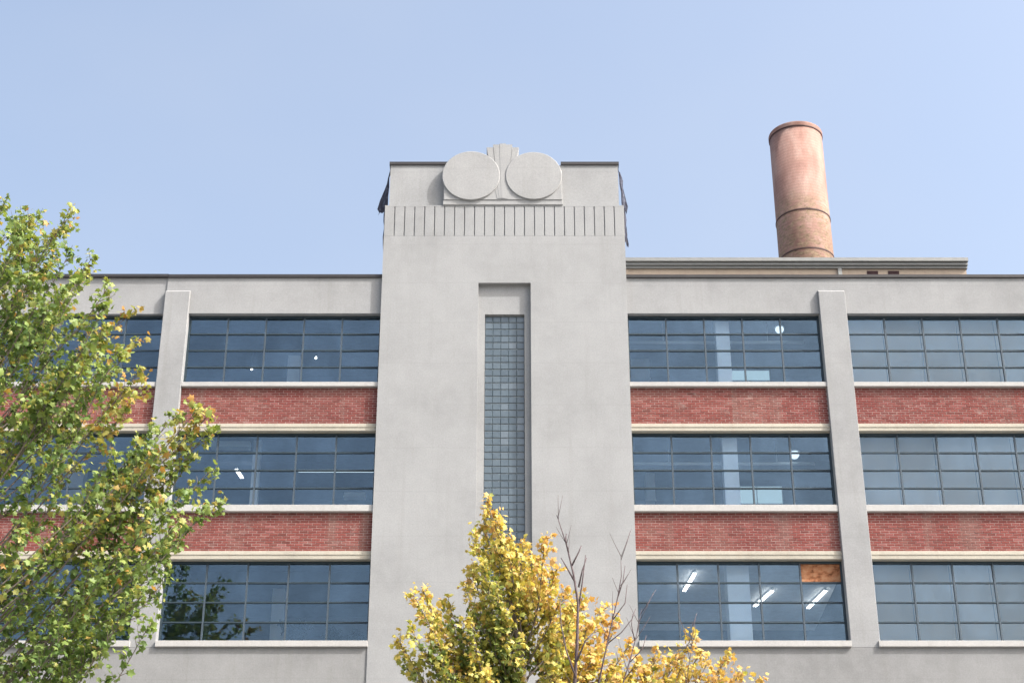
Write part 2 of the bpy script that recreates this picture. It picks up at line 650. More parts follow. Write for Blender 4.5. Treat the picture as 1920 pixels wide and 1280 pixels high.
disc(-1.135, 28.43, 0.80, 40.905, 41.32)
disc(0.60, 28.43, 0.78, 40.91, 41.32)
fan = MB()
cx0 = -0.26
for k in range(5):          # five ribs that spread towards the top
    a0 = (k - 2.5) / 5
    a1 = (k - 1.5) / 5
    zt = 29.50 - 0.12 * abs((k - 2) / 2) ** 2
    yo = 40.93 + 0.006 * abs(k - 2)
    xb0, xb1 = cx0 + a0 * 0.30, cx0 + a1 * 0.30
    xt0, xt1 = cx0 + a0 * 0.90, cx0 + a1 * 0.90
    fan.prism([(xb0, 27.70), (xb1, 27.70), (xt1, zt), (xt0, zt)], yo, 41.31)
fan.build('fan', M['emblem'], emb)

# tall glass block window
gbw = empty('glass_block_window', (WX0, 41.25, GZ0), bld)
MB().box(WX0, WX1, 41.262, 41.34, GZ0, GZ1).build('joint_bed', M['block_joint'], gbw)
blk = box_mesh('glass_block', 0.206, 0.06, 0.182, M['block'], 0.012)
ncol, pw = 5, (WX1 - WX0) / 5
ph = 0.1985
nrow = int((GZ1 - GZ0) / ph)
for r in range(nrow):
    for c in range(ncol):
        place('glass_block', blk, gbw, (WX0 + c * pw + 0.002, 41.243, GZ1 - (r + 1) * ph),
              (rnd.uniform(-.012, .012), 0, rnd.uniform(-.012, .012)))

# bays: (x0, x1) of the window openings, 5 panes of about 1.01 m
BAYS = {'L3': (-20.10, -14.96), 'L2': (-14.35, -9.28), 'L1': (-8.62, XL), 'R1': (XR, 8.20), 'R2': (8.91, 14.00), 'R3': (14.66, 19.80)}
PILS = [(-20.76, -20.10), (-14.96, -14.35), (-9.28, -8.62), (8.20, 8.91), (14.00, 14.66), (19.80, 20.46)]
# storeys: window top, window bottom, sill bottom, brick bottom, lintel bottom
ST = [(24.21, 22.16, 22.00, 20.965), (20.76, 18.71, 18.50, 17.47), (17.255, 15.135, 14.95, None)]

# friezes (the one left of the pilaster sits a little further back: a joint shows beside it)
MB().box(-9.27, XL, YF, 41.6, 24.21, 25.30).build('frieze', M['wing'], bld)
MB().box(-20.76, -9.27, YF + 0.03, 41.6, 24.21, 25.31).build('frieze', M['wing'], bld)
MB().box(XR, 20.46, YF, 41.6, 24.21, 25.29).build('frieze', M['wing'], bld)
# lower wall
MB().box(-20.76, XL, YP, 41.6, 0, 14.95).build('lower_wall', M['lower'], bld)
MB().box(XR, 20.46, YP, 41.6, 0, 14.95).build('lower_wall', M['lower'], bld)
# wing copings: slightly uneven lengths of dark flashing
for x0, x1, z in ((-20.8, -9.26, 25.31), (-9.255, XL, 25.30), (XR, 9.4, 25.29), (9.405, 20.5, 25.295)):
    MB().box(x0, x1, YF - 0.05, 41.65, z, z + 0.085).build('coping', M['coping'], bld)
# pilasters with a weathered top
for x0, x1 in PILS:
    p = MB()
    p.prism_x([(YP, 14.95), (41.6, 14.95), (41.6, 24.209), (YF - 0.001, 24.209), (YF - 0.001, 24.91), (YP, 24.82)], x0, x1)
    p.build('pilaster', M['wing'], bld, bevel=0.012)

# brick field ---------------------------------------------------------------
bw, bh, bj = 0.200, 0.0550, 0.0130
brick_me = [box_mesh('brick', bw, 0.05, bh, M['brick'], 0.003), box_mesh('brick', bw / 2 - bj / 2, 0.05, bh, M['brick'], 0.003)]


def brick_panel(x0, x1, z0, z1, singles):
    pn = empty('brick_panel', ((x0 + x1) / 2, YB, z0), bld)
    MB().box(x0, x1, YB + 0.006, 41.6, z0, z1).build('mortar', M['mortar'], pn)
    nc = int((z1 - z0) / (bh + bj))
    ch = (z1 - z0) / nc
    rest = MB()
    for r in range(nc):
        z = z0 + r * ch + bj / 2
        x = x0 + bj / 2
        half = r % 2 == 1
        while x < x1 - 0.03:
            w = bw if not half else bw / 2 - bj / 2
            half = False
            if x + w > x1 - bj / 2: w = x1 - bj / 2 - x
            y = YB + rnd.uniform(-0.003, 0.003)
            if r < singles and w in (bw, bw / 2 - bj / 2):
                place('brick', brick_me[0 if w == bw else 1], pn, (x, y, z))
            elif w > 0.02:
                c = 0.003
                b = len(rest.v)
                h = ch - bj
                rest.v += [(x, y + c, z), (x + w, y + c, z), (x + w, y + .03, z), (x, y + .03, z), (x, y + c, z + h), (x + w, y + c, z + h),
                           (x + w, y + .03, z + h), (x, y + .03, z + h), (x + c, y, z + c), (x + w - c, y, z + c), (x + w - c, y, z + h - c), (x + c, y, z + h - c)]
                rest.f += [tuple(b + i for i in q) for q in ((0, 3, 2, 1), (4, 5, 6, 7), (1, 2, 6, 5), (3, 0, 4, 7), (8, 9, 10, 11),
                                                             (0, 1, 9, 8), (1, 5, 10, 9), (5, 4, 11, 10), (4, 0, 8, 11))]
            x += w + bj
    tag(rest.build('brickwork', M['brick'], pn), kind='stuff')


pane_cache = {}


def window(bay, si):
    x0, x1 = BAYS[bay]
    z1, z0 = ST[si][0], ST[si][1]
    w = empty('window', ((x0 + x1) / 2, YG, z0), bld)
    fr = 0.045
    f = MB()
    f.box(x0, x1, YG - 0.05, YG + 0.05, z1 - 0.06, z1)
    f.box(x0, x1, YG - 0.05, YG + 0.05, z0, z0 + 0.055)
    f.box(x0, x0 + fr, YG - 0.05, YG + 0.05, z0 + 0.055, z1 - 0.06)
    f.box(x1 - fr, x1, YG - 0.05, YG + 0.05, z0 + 0.055, z1 - 0.06)
    f.build('frame', M['frame'], w)
    ax0, ax1, az0, az1 = x0 + fr, x1 - fr, z0 + 0.055, z1 - 0.06
    bwid, thh = 0.042, 0.038
    pwid = (ax1 - ax0 - 4 * bwid) / 5
    phei = (az1 - az0 - 3 * thh) / 4
    for k in range(1, 5):
        x = ax0 + k * pwid + (k - 1) * bwid
        MB().box(x, x + bwid, YG - 0.035, YG + 0.04, az0, az1).build('mullion', M['mullion'], w)
    for k in range(1, 4):
        z = az0 + k * phei + (k - 1) * thh
        MB().box(ax0, ax1, YG - 0.028, YG + 0.03, z, z + thh).build('transom', M['frame'], w)
    key = (round(pwid, 3), round(phei, 3))
    if key not in pane_cache:
        pane_cache[key] = box_mesh('pane', pwid + 0.01, 0.008, phei + 0.01, M['glass'])
    for i in range(5):
        for j in range(4):
            if bay == 'R1' and si == 2 and i == 4 and j == 3:
                continue      # a board fills this one
            place('pane', pane_cache[key], w, (ax0 + i * (pwid + bwid) - 0.005, YG - 0.004, az0 + j * (phei + thh) - 0.005),
                  (rnd.uniform(-.010, .010), 0, rnd.uniform(-.007, .007)))
    return w


for bay, (x0, x1) in BAYS.items():
    for si, (zt, zb, zs, zk) in enumerate(ST):
        window(bay, si)
        # sill with a sloped top
        s = MB()
        front = 41.055 if si < 2 else 40.955
        e = 0.0 if si < 2 else (0.05 if bay not in ('L1', 'R1') else 0.0)
        s.prism_x([(front, zs), (41.6, zs), (41.6, zb), (YG - 0.02, zb), (front, zb - 0.035)], x0 - e + 0.001, x1 + e - 0.001)
        s.build('sill', M['sill'], bld, bevel=0.006)
        if zk:
            nxt = ST[si + 1][0]
            big = (bay in ('R1', 'L1') and si == 1)
            brick_panel(x0, x1, zk, zs, 6 if big else 0)
            l = MB()
            l.prism_x([(41.145, nxt), (41.6, nxt), (41.6, zk), (41.135, zk), (41.13, zk - 0.10), (41.145, zk - 0.115)], x0 + 0.001, x1 - 0.001)
            l.build('lintel', M['lintel'], bld, bevel=0.006)

# storeys behind the glass
for wing, (x0, x1) in (('L', (-20.76, XL)), ('R', (XR, 20.46))):
    for si in range(3):
        zt = ST[si][0]
        zc = (25.05, 21.45, 17.95)[si]
        pale = False
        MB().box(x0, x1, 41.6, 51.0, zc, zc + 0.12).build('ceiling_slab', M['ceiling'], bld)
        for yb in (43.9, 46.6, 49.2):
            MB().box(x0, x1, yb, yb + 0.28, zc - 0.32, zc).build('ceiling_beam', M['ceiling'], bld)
    MB().box(x0, x1, 51.0, 51.2, 0, 25.17).build('rear_wall', M['inner_wall'], bld)
    MB().box(x0, x1, 41.6, 51.0, 14.0, 14.2).build('floor_slab', M['inner_wall'], bld)
    xe = x0 if wing == 'L' else x1
    MB().box(min(xe, xe + (-0.2 if wing == 'L' else 0.2)), max(xe, xe + (-0.2 if wing == 'L' else 0.2)), 41.03, 51.2, 0, 25.2).build('side_wall', M['wing'], bld)
# pale suspended ceiling in the lowest storey beside the tower on the right
MB().box(XR, 8.5, 41.65, 47.5, 17.55, 17.60).build('suspended_ceiling', M['ceiling_pale'], bld)


def colm(x, y, w, si, zlo=None):
    zc = (25.05, 21.45, 17.95)[si]
    zf = (21.57, 18.07, 14.2)[si]
    MB().box(x - w / 2, x + w / 2, y, y + w, zf, zc - 0.0).build('column', M['column'], bld)


for si, w in ((0, 0.38), (1, 0.40), (2, 0.58)):
    colm(5.66, 41.72, w * .96, si)
colm(-6.86, 43.2, 0.20, 1)
colm(-6.3, 45.2, 0.34, 0)
colm(-6.3, 45.2, 0.34, 2)
for si in range(3):
    colm(11.6, 44.6, 0.4, si)
    colm(-12.0, 44.6, 0.4, si)

# inner sill that carries the plants
MB().box(-8.6, XL, 41.6, 42.1, 15.02, 15.09).build('inner_sill', M['inner_wall'], bld)
# roof deck over the wings
MB().box(-20.96, XL, 41.65, 51.2, 25.17, 25.2).build('roof_deck', M['coping'], bld)
MB().box(XR, 20.66, 41.65, 60.0, 25.17, 25.2).build('roof_deck', M['coping'], bld)

# ------------------------------------------------------------------ penthouse on the roof
ph_ = empty('rooftop_penthouse', (8.6, 47.0, 25.2))
tag(ph_, 'low cream rooftop penthouse with stepped grey metal fascia behind the right parapet', 'penthouse')
wl = MB()
wl.box(3.08, 14.02, 47.0, 56.0, 25.2, 28.98)
wl.build('wall', M['cream'], ph_)
MB().box(3.08, 14.05, 46.93, 56.0, 28.98, 29.06).build('fascia', M['fascia'], ph_)
MB().box(3.08, 14.06, 46.87, 56.0, 29.06, 29.16).build('fascia', M['fascia'], ph_)
MB().box(3.08, 14.07, 46.80, 56.0, 29.16, 29.28).build('fascia', M['fascia'], ph_)
for x in (10.95, 11.60):
    v = empty('vent', (x + 0.17, 47.0, 28.76), ph_)
    MB().box(x, x + 0.34, 46.985, 46.999, 28.76, 28.91).build('opening', M['vent'], v)
    for k in range(3):
        MB().box(x + 0.01, x + 0.33, 46.97, 46.984, 28.775 + k * 0.045, 28.79 + k * 0.045).build('louvre', M['vent'], v)
MB().box(10.05, 10.17, 46.93, 46.999, 25.2, 28.97).build('downpipe', M['fascia'], ph_)

# ------------------------------------------------------------------ smokestack
SX, SY, SR = 12.03, 62.0, 1.10
st = empty('smokestack', (SX, SY, 0))
tag(st, 'tall round pinkish brick smokestack with dark hoops rising behind the penthouse', 'smokestack')
MB().lathe([(SR + 0.02, 0), (SR + 0.01, 38.1), (SR, 44.05)], SX, SY, 64).build('shaft', M['stack'], st, smooth=True)
MB().lathe([(SR + 0.03, 44.05), (SR + 0.035, 44.07), (SR + 0.035, 44.20), (SR + 0.02, 44.24), (SR - 0.15, 44.24)], SX, SY, 64).build('cap', M['stack'], st)
for z, dr in ((44.04, 0.028), (39.93, 0.03), (38.08, 0.03)):
    MB().lathe([(SR + 0.005, z - 0.035), (SR + dr, z - 0.03), (SR + dr, z + 0.02), (SR + 0.005, z + 0.025)], SX, SY, 64).build('hoop', M['iron'], st)

# ------------------------------------------------------------------ torn netting on the tower corners
def netting(name, label, rows, seed):
    """rows: list of (z, x_in, x_out); hangs in folds beside the tower wall"""
    r = random.Random(seed)
    n = 9
    m = MB()
    for i, (z, xa, xb) in enumerate(rows):
        for k in range(n):
            u = k / (n - 1)
            fold = math.sin(u * 9 + i * 0.7) * 0.05
            m.v.append((xa + (xb - xa) * u + r.uniform(-.012, .012) - (r.uniform(0, .45) * (xb - xa) if k == n - 1 else 0), 41.2 + u * 0.30 + fold + 0.02 * i, z + r.uniform(-.03, .03)))
    for i in range(len(rows) - 1):
        for k in range(n - 1):
            a = i * n + k
            m.f.append((a, a + 1, a + n + 1, a + n))
    o = m.build(name, M['net'])
    s = o.modifiers.new('cloth', 'SOLIDIFY')
    s.thickness = 0.006
    tag(o, label, 'netting', 'torn netting hanging from the tower corners')


netting('torn_netting', 'dark torn netting flaring out at the left top corner of the tower',
        [(28.84, -3.39, -3.43), (28.6, -3.42, -3.50), (28.3, -3.42, -3.60), (28.0, -3.43, -3.70), (27.72, -3.43, -3.80), (27.58, -3.43, -3.72)], 1)
netting('torn_netting', 'ragged dark netting strip hanging lower on the left edge of the tower',
        [(27.52, -3.48, -3.58), (27.3, -3.49, -3.57), (27.05, -3.49, -3.54), (26.8, -3.49, -3.57), (26.55, -3.50, -3.55), (26.3, -3.50, -3.53)], 2)
netting('torn_netting', 'grey torn netting bulging from the right top corner of the tower',
        [(28.82, 2.97, 3.03), (28.65, 2.98, 3.12), (28.4, 3.0, 3.10), (28.1, 3.02, 3.19), (27.8, 3.03, 3.24), (27.62, 3.03, 3.22)], 3)
netting('torn_netting', 'ragged dark netting strip hanging lower on the right edge of the tower',
        [(27.6, 3.07, 3.16), (27.35, 3.08, 3.17), (27.1, 3.08, 3.16), (26.85, 3.08, 3.18), (26.6, 3.08, 3.22), (26.5, 3.1, 3.22)], 4)

# ------------------------------------------------------------------ things seen through the windows
def tube_lamp(label, xa, ya, xb, yb, z):
    e = empty('fluorescent_lamp', ((xa + xb) / 2, (ya + yb) / 2, z))
    tag(e, label, 'lamp', 'fluorescent lamps inside the building')
    d = Vector((xb - xa, yb - ya, 0)).normalized()
    w = Vector((-d.y, d.x, 0))
    a, b = Vector((xa, ya, z)), Vector((xb, yb, z))
    h = MB()
    h.prism([(0, 0), (1, 0), (1, 1), (0, 1)], 0, 1)
    cs = [a + w * .036, b + w * .036, b - w * .036, a - w * .036]
    h.v = [tuple(c + Vector((0, 0, .03))) for c in cs] + [tuple(c + Vector((0, 0, .08))) for c in cs]
    h.build('housing', M['duct'], e)
    for sgn in (-1, 1):
        o = w * (.03 * sgn)
        MB().tube([tuple(a + o), tuple(b + o)], [0.015, 0.015], 8).build('tube', M['tube'], e)


tube_lamp('lit fluorescent lamp behind the lower right window, near the orange board', 8.25, 44.0, 7.99, 45.36, 17.45)
tube_lamp('lit fluorescent lamp behind the lower right window, right of the pale column', 6.85, 44.0, 6.53, 45.2, 17.45)
tube_lamp('short lit fluorescent lamp behind the lower right window, left of the pale column', 4.69, 42.7, 4.53, 44.0, 17.45)
tube_lamp('lit fluorescent lamp slanting behind the middle window left of the tower', -7.48, 43.83, -7.40, 44.4, 20.85)

e = empty('strip_light', (-4.6, 44.5, 20.95))
tag(e, 'long thin strip light running across the middle window left of the tower', 'lamp')
MB().box(-5.9, -3.55, 44.50, 44.56, 21.12, 21.16).build('housing', M['duct'], e)
MB().tube([(-5.88, 44.53, 21.09), (-3.56, 44.53, 21.09)], [0.011, 0.011], 8).build('tube', M['globe'], e)

for lab, x, y, z in (('small lit bulb high in the upper left window, nearer the tower', -5.58, 44.5, 24.60),
                     ('small lit bulb at the bottom of the upper left window', -7.45, 44.9, 24.45)):
    e = empty('pendant_bulb', (x, y, z))
    tag(e, lab, 'lamp', 'small bulbs behind the upper left window')
    MB().lathe([(0.004, z - 0.032), (0.024, z - 0.022), (0.032, z), (0.022, z + 0.025), (0.01, z + 0.05)], x, y, 12).build('bulb', M['bulb'], e, smooth=True)
    MB().tube([(x, y, z + 0.05), (x, y, 25.05)], [0.006, 0.006], 5).build('cord', M['coping'], e)

for lab, x, y, z, zc, r in (('white globe pendant lamp behind the upper right window near the pilaster', 7.42, 43.0, 24.72, 25.05, 0.12),
                            ('white globe pendant lamp behind the middle right window near the pilaster', 7.55, 43.0, 20.93, 21.45, 0.13)):
    e = empty('globe_lamp', (x, y, z))
    tag(e, lab, 'lamp', 'globe lamps on the right')
    MB().lathe([(0.02, z - r), (r * 0.6, z - r * 0.8), (r * 0.95, z - r * 0.3), (r, z), (r * 0.8, z + r * .6), (0.04, z + r)], x, y, 20).build('globe', M['globe'], e, smooth=True)
    MB().tube([(x, y, z + r), (x, y, zc)], [0.012, 0.012], 6).build('stem', M['coping'], e)
    MB().lathe([(r * 1.25, z + r * 0.45), (r * 1.2, z + r * 0.55), (0.05, z + r * 1.05)], x, y, 20).build('shade', M['duct'], e, smooth=True)

for lab, x0, x1, y0, y1, z0, z1 in (
        ('pale narrow duct behind the upper right window beside the tower', 3.45, 3.98, 45.4, 45.9, 24.40, 25.04),
        ('pale narrow duct behind the middle right window beside the tower', 3.75, 4.0, 45.4, 45.9, 20.60, 21.44),
        ('small white box light at the bottom of the middle window left of the tower', -4.75, -4.15, 46.0, 46.3, 20.98, 21.12),
        ('pale duct at the top of the middle window left of the tower', -8.0, -6.95, 42.5, 42.8, 20.95, 21.10)):
    m = MB().box(x0, x1, y0, y1, z0, z1)
    m.box(x0 - 0.02, x1 + 0.02, y0 - 0.02, y0 + 0.02, z0 - 0.02, z0 + 0.03)
    tag(m.build('duct_box', M['duct'], bevel=0.01), lab, 'duct', 'pale ducts inside the building')

for lab, x0, x1, z0, z1 in (('pale duct box with added glow by the column behind the upper right window', 6.15, 7.55, 24.64, 24.98),
                           ('pale duct box with added glow by the column behind the middle right window', 6.2, 7.65, 20.76, 21.30)):
    e = empty('glow_duct_box', ((x0 + x1) / 2, 46.0, z0))  # white duct box; its glowing front is added to brighten it
    tag(e, lab, 'lamp', 'duct boxes with added glow on the right')
    MB().box(x0, x1, 46.02, 46.4, z0, z1).build('casing', M['duct'], e)
    for k in range(2):
        a = x0 + .02 + k * (x1 - x0) / 2
        MB().box(a, a + (x1 - x0) / 2 - .04, 46.0, 46.018, z0 + .02, z1 - .02).build('glow_face', M['panel'], e)

for lab, x0, x1, y, z in (('long pale pipe crossing the upper right window', 3.2, 8.1, 43.2, 24.42),
                          ('long pale pipe crossing the middle right window', 3.2, 8.1, 43.2, 20.75)):
    m = MB().tube([(x0, y, z), ((x0 + x1) / 2, y, z - 0.01), (x1, y, z)], [0.045] * 3, 10)
    m.tube([(x0 + 1, y, z + 0.04), (x0 + 1, y, z + 0.6)], [0.01, 0.01], 5)
    m.tube([(x1 - 1, y, z + 0.04), (x1 - 1, y, z + 0.6)], [0.01, 0.01], 5)
    tag(m.build('ceiling_pipe', M['duct'], smooth=True), lab, 'pipe', 'pipes under the ceilings')

# roller shades behind the far right windows
for si, nm in enumerate(('top', 'middle', 'bottom')):
    x0, x1 = BAYS['R2']
    zt, zb = ST[si][0], ST[si][1]
    e = empty('roller_shade', ((x0 + x1) / 2, 41.75, zb))
    tag(e, 'pale grey roller shade drawn down behind the far right %s floor window' % nm, 'roller shade', 'roller shades behind the far right windows')
    for k in range(5):
        a = x0 + 0.06 + k * (x1 - x0 - 0.1) / 5
        b = x0 + 0.04 + (k + 1) * (x1 - x0 - 0.1) / 5
        MB().box(a, b, 41.70 + 0.004 * (k % 2), 41.704 + 0.004 * (k % 2), zb + 0.02, zt + 0.28).build('cloth', M['shade'], e)
        MB().box(a, b, 41.692, 41.715, zb - 0.01, zb + 0.02).build('hem_bar', M['duct'], e)

# orange board behind one pane
x0, x1 = BAYS['R1']
bd = MB().box(x1 - 1.035, x1 - 0.047, 41.345, 41.355, 16.735, 17.195)
bd.box(x1 - 0.74, x1 - 0.52, 41.338, 41.3448, 16.85, 17.05)
tag(bd.build('cardboard_sheet', M['board']), 'orange brown cardboard sheet in place of the corner pane of the lower right window', 'cardboard')


# leaves ---------------------------------------------------------------------
LEAF = np.array([(0, 0, 0), (.22, .06, -.04), (.50, .04, -.10), (.36, .28, -.06), (.62, .58, -.14), (.30, .60, -.05), (0, 1.0, -.06),
                 (-.30, .60, -.05), (-.62, .58, -.14), (-.36, .28, -.06), (-.50, .04, -.10), (-.22, .06, -.04), (0, .42, .03)])
LF = np.array([(12, i, (i + 1) % 12) for i in range(12)])


def leaf_mesh(name, P, size, colors, parent, origin, mat, up=0.6):
    n = len(P)
    P = np.asarray(P, float) - np.array(origin)
    nrm = nr.normal(size=(n, 3))
    nrm += np.array([SUN.x * .5, SUN.y * .5 - .35, up + SUN.z * .3])
    nrm /= np.linalg.norm(nrm, axis=1)[:, None]
    a = nr.normal(size=(n, 3)) + np.array([0, 0, -0.6])
    t_ = a - (a * nrm).sum(1)[:, None] * nrm
    t_ /= np.linalg.norm(t_, axis=1)[:, None]
    b_ = np.cross(t_, nrm)
    s = size * nr.uniform(.5, 1.4, n)
    bend = nr.uniform(.6, 2.4, n)
    V = (P[:, None, :] + s[:, None, None] * (LEAF[None, :, 0, None] * b_[:, None, :] + (LEAF[None, :, 1, None]) * t_[:, None, :]
         + (LEAF[None, :, 2, None] * bend[:, None, None]) * nrm[:, None, :])).reshape(-1, 3)
    F = (LF[None] + (np.arange(n) * 13)[:, None, None]).reshape(-1, 3)
    me = bpy.data.meshes.new(name)
    me.vertices.add(len(V))
    me.vertices.foreach_set('co', V.astype(np.float32).ravel())
    me.loops.add(F.size)
    me.loops.foreach_set('vertex_index', F.astype(np.int32).ravel())
    me.polygons.add(len(F))
    me.polygons.foreach_set('loop_start', np.arange(0, F.size, 3, dtype=np.int32))
    me.update(calc_edges=True)
    ca = me.color_attributes.new('leaf_color', 'FLOAT_COLOR', 'POINT')
    C = np.ones((n, 13, 4), np.float32)
    C[:, :, :3] = np.asarray(colors)[:, None, :]
    ca.data.foreach_set('color', C.ravel())
    me.materials.append(mat)
    me.validate()
    o = bpy.data.objects.new(name, me)
    reg(o, parent, origin)
    return o


def pal(stops, t):
    t = np.clip(np.asarray(t), 0, 1)
    xs = [s[0] for s in stops]
    return np.stack([np.interp(t, xs, [s[1][k] for s in stops]) for k in range(3)], 1)


def bez(p0, p1, p2, n):
    out = []
    for i in range(n):
        u = i / (n - 1)
        out.append(p0 * (1 - u) ** 2 + p1 * 2 * u * (1 - u) + p2 * u * u)
    return out


def grow(tree, base, trunk, trunk_r, tips, leaf_size, palette, twig_step, leaf_step, start=0.3, twig_len=(0.95, 0.22), limb_r=0.045, rise=0.5, seed=3):
    """tips: (Vector, tint) - each becomes a limb from the trunk, clothed with leafy twigs towards its end"""
    r = random.Random(seed)
    # trunk path interpolation
    zs = [p.z for p in trunk]

    def at_z(z):
        z = max(zs[0], min(zs[-1], z))
        for i in range(len(zs) - 1):
            if z <= zs[i + 1]:
                u = (z - zs[i]) / (zs[i + 1] - zs[i])
                return trunk[i].lerp(trunk[i + 1], u)
        return trunk[-1].copy()
    MB().tube(trunk, trunk_r, 12).build('trunk', M['bark'], tree, origin=base, smooth=True)
    twigs = MB()
    P, T = [], []
    for tip, tint in tips:
        hd = math.hypot(tip.x - trunk[0].x, tip.y - trunk[0].y)
        z0 = max(zs[0] + 2.2, min(zs[-1] - 0.1, tip.z - 0.9 - hd * r.uniform(0.75, 1.2)))
        p0 = at_z(z0)
        p1 = p0.lerp(tip, rise)
        p1.z = p0.z + (tip.z - p0.z) * r.uniform(0.28, 0.42)
        p1 += Vector((r.uniform(-.2, .2), r.uniform(-.2, .2), 0))
        L = (tip - p0).length
        n = max(8, int(L * 4))
        path = bez(p0, p1, tip, n)
        ph = r.uniform(0, 6)
        path = [p + Vector((math.sin(ph + i * .9), math.cos(ph + i * 1.1), 0)) * 0.02 * min(1, i / 3) for i, p in enumerate(path)]
        rads = [limb_r * (L / 5) ** .7 * (1 - i / (n - 1)) ** .8 + 0.006 for i in range(n)]
        MB().tube(path, rads, 6).build('limb', M['twig'], tree, smooth=True)
        u = start * r.uniform(.8, 1.2)
        while u < 1.0:
            i = min(n - 2, int(u * (n - 1)))
            fr = u * (n - 1) - i
            q = path[i].lerp(path[i + 1], fr)
            tg = (path[i + 1] - path[i]).normalized()
            az = Vector((r.gauss(0, 1), r.gauss(0, 1), r.gauss(0, .6)))
            side = (az - tg * az.dot(tg)).normalized()
            d = (tg * r.uniform(.55, 1.0) + side * r.uniform(.6, 1.0) + Vector((0, 0, .25))).normalized()
            tl = (twig_len[0] + (twig_len[1] - twig_len[0]) * u) * r.uniform(.55, 1.3)
            e1 = q + d * tl * .55
            e2 = q + d * tl + Vector((0, 0, r.uniform(-.05, .15) * tl))
            twigs.tube([q, e1, e2], [0.009, 0.006, 0.003], 4)
            k = 0.08
            while k < tl + 0.03:
                c = q.lerp(e2, k / tl)
                for _ in range(2):
                    P.append((c.x + r.gauss(0, .055), c.y + r.gauss(0, .055), c.z + r.gauss(0, .05)))
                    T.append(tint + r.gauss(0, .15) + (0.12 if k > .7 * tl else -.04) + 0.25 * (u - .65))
                k += leaf_step
            u += twig_step / L * r.uniform(.6, 1.4)
        for _ in range(10):
            c = path[-1]
            P.append((c.x + r.gauss(0, .06), c.y + r.gauss(0, .06), c.z + r.gauss(-.02, .08)))
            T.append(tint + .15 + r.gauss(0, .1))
    twigs.build('twigs', M['twig'], tree)
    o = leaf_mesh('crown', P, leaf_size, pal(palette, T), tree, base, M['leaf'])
    o['kind'] = 'stuff'
    return len(P)


# potted plants on the inner sill
def potted(label, x, y, h, w, seed):
    r = random.Random(seed)
    z = 15.09
    e = empty('potted_plant', (x, y, z))
    tag(e, label, 'plant', 'potted plants behind the lower left window')
    MB().lathe([(0.06, z), (0.085, z + 0.16), (0.10, z + 0.17), (0.10, z + 0.20), (0.08, z + 0.20)], x, y, 16).build('pot', M['pot'], e)
    s = MB()
    P = []
    for _ in range(9):
        a = r.uniform(0, 6.28)
        q = Vector((x + math.cos(a) * w * r.uniform(.2, 1), y + math.sin(a) * .12, z + .2 + h * r.uniform(.35, 1)))
        s.tube([(x, y, z + .18), ((x + q.x) / 2, (y + q.y) / 2, z + .2 + (q.z - z) * .45), q], [.008, .006, .003], 5)
        for _ in range(int(40 * h / .5)):
            u = r.uniform(.25, 1.05)
            P.append((x + (q.x - x) * u + r.gauss(0, .05), y + (q.y - y) * u + r.gauss(0, .03), z + .2 + (q.z - z - .2) * u + r.gauss(0, .04)))
    s.build('stems', M['dead'], e)
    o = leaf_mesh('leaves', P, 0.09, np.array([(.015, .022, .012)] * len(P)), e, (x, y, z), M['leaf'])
    o['kind'] = 'stuff'


potted('largest dark bushy potted plant behind the lower left window', -5.35, 41.85, 0.62, 0.42, 1)
potted('dark potted plant in a green pot behind the lower left window', -4.52, 41.85, 0.56, 0.26, 2)
potted('small dark potted plant in the lower left window corner by the tower', -3.86, 41.85, 0.34, 0.2, 3)

# ------------------------------------------------------------------ trees
def V(x, y, z): return Vector((x, y, z))


def ray(px, py, Y):
    """world point at distance Y in front of the camera that the survey photo shows at px, py"""
    e = PITCH + math.atan((640 - py) / 3300)
    Z = Y * math.tan(e)
    d = Y * math.cos(PITCH) + Z * math.sin(PITCH)
    return Vector(((px - 960) * d / 3300, Y, Z + 1.6))


# left maple: tall, trunk just outside the picture
BX, BY = -11.4, 30.5
maple = empty('maple_tree', (BX, BY, 0))
tag(maple, 'tall green maple tree with orange tinged tips at the left edge', 'tree')
trunk = [V(BX, BY, 0), V(BX + .05, BY, 3), V(BX - .06, BY + .1, 7), V(BX + .1, BY, 11), V(BX + .05, BY + .1, 15), V(BX + .2, BY, 18.6), V(BX + .25, BY, 20.6)]
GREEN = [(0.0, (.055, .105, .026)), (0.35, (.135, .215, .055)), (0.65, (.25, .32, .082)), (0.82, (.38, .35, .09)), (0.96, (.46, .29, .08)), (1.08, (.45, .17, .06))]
tips = []
edge = [(20, 425, .5), (60, 445, .5), (105, 480, .5), (50, 485, .4), (112, 432, .6), (30, 560, .4), (90, 575, .45), (120, 545, .5), (40, 620, .4), (10, 500, .4), (8, 385, .62), (40, 430, .5), (75, 405, .55), (128, 398, .7), (95, 460, .45), (176, 482, .6), (150, 520, .5), (205, 540, .6), (60, 520, .4),
        (242, 590, .8), (200, 610, .62), (262, 690, .78), (255, 640, .75), (268, 735, .72), (225, 660, .6), (180, 660, .55),
        (372, 762, .75), (330, 775, .6), (395, 775, .8), (395, 805, .6), (290, 800, .5), (395, 880, .55), (360, 860, .45), (415, 938, .62), (385, 955, .4), (340, 930, .4),
        (300, 880, .35), (250, 850, .45), (320, 1075, .45), (300, 1030, .4), (270, 1010, .35), (325, 985, .5), (210, 980, .4), (285, 1165, .4), (250, 1120, .35), (190, 1080, .4), (200, 1190, .35), (150, 1250, .45), (120, 1180, .35), (100, 1100, .35)]
r = random.Random(5)
for px, py, ti in edge:
    tips.append((ray(px, py, BY - 0.4 + r.uniform(-1.6, 1.4)), ti - .10))
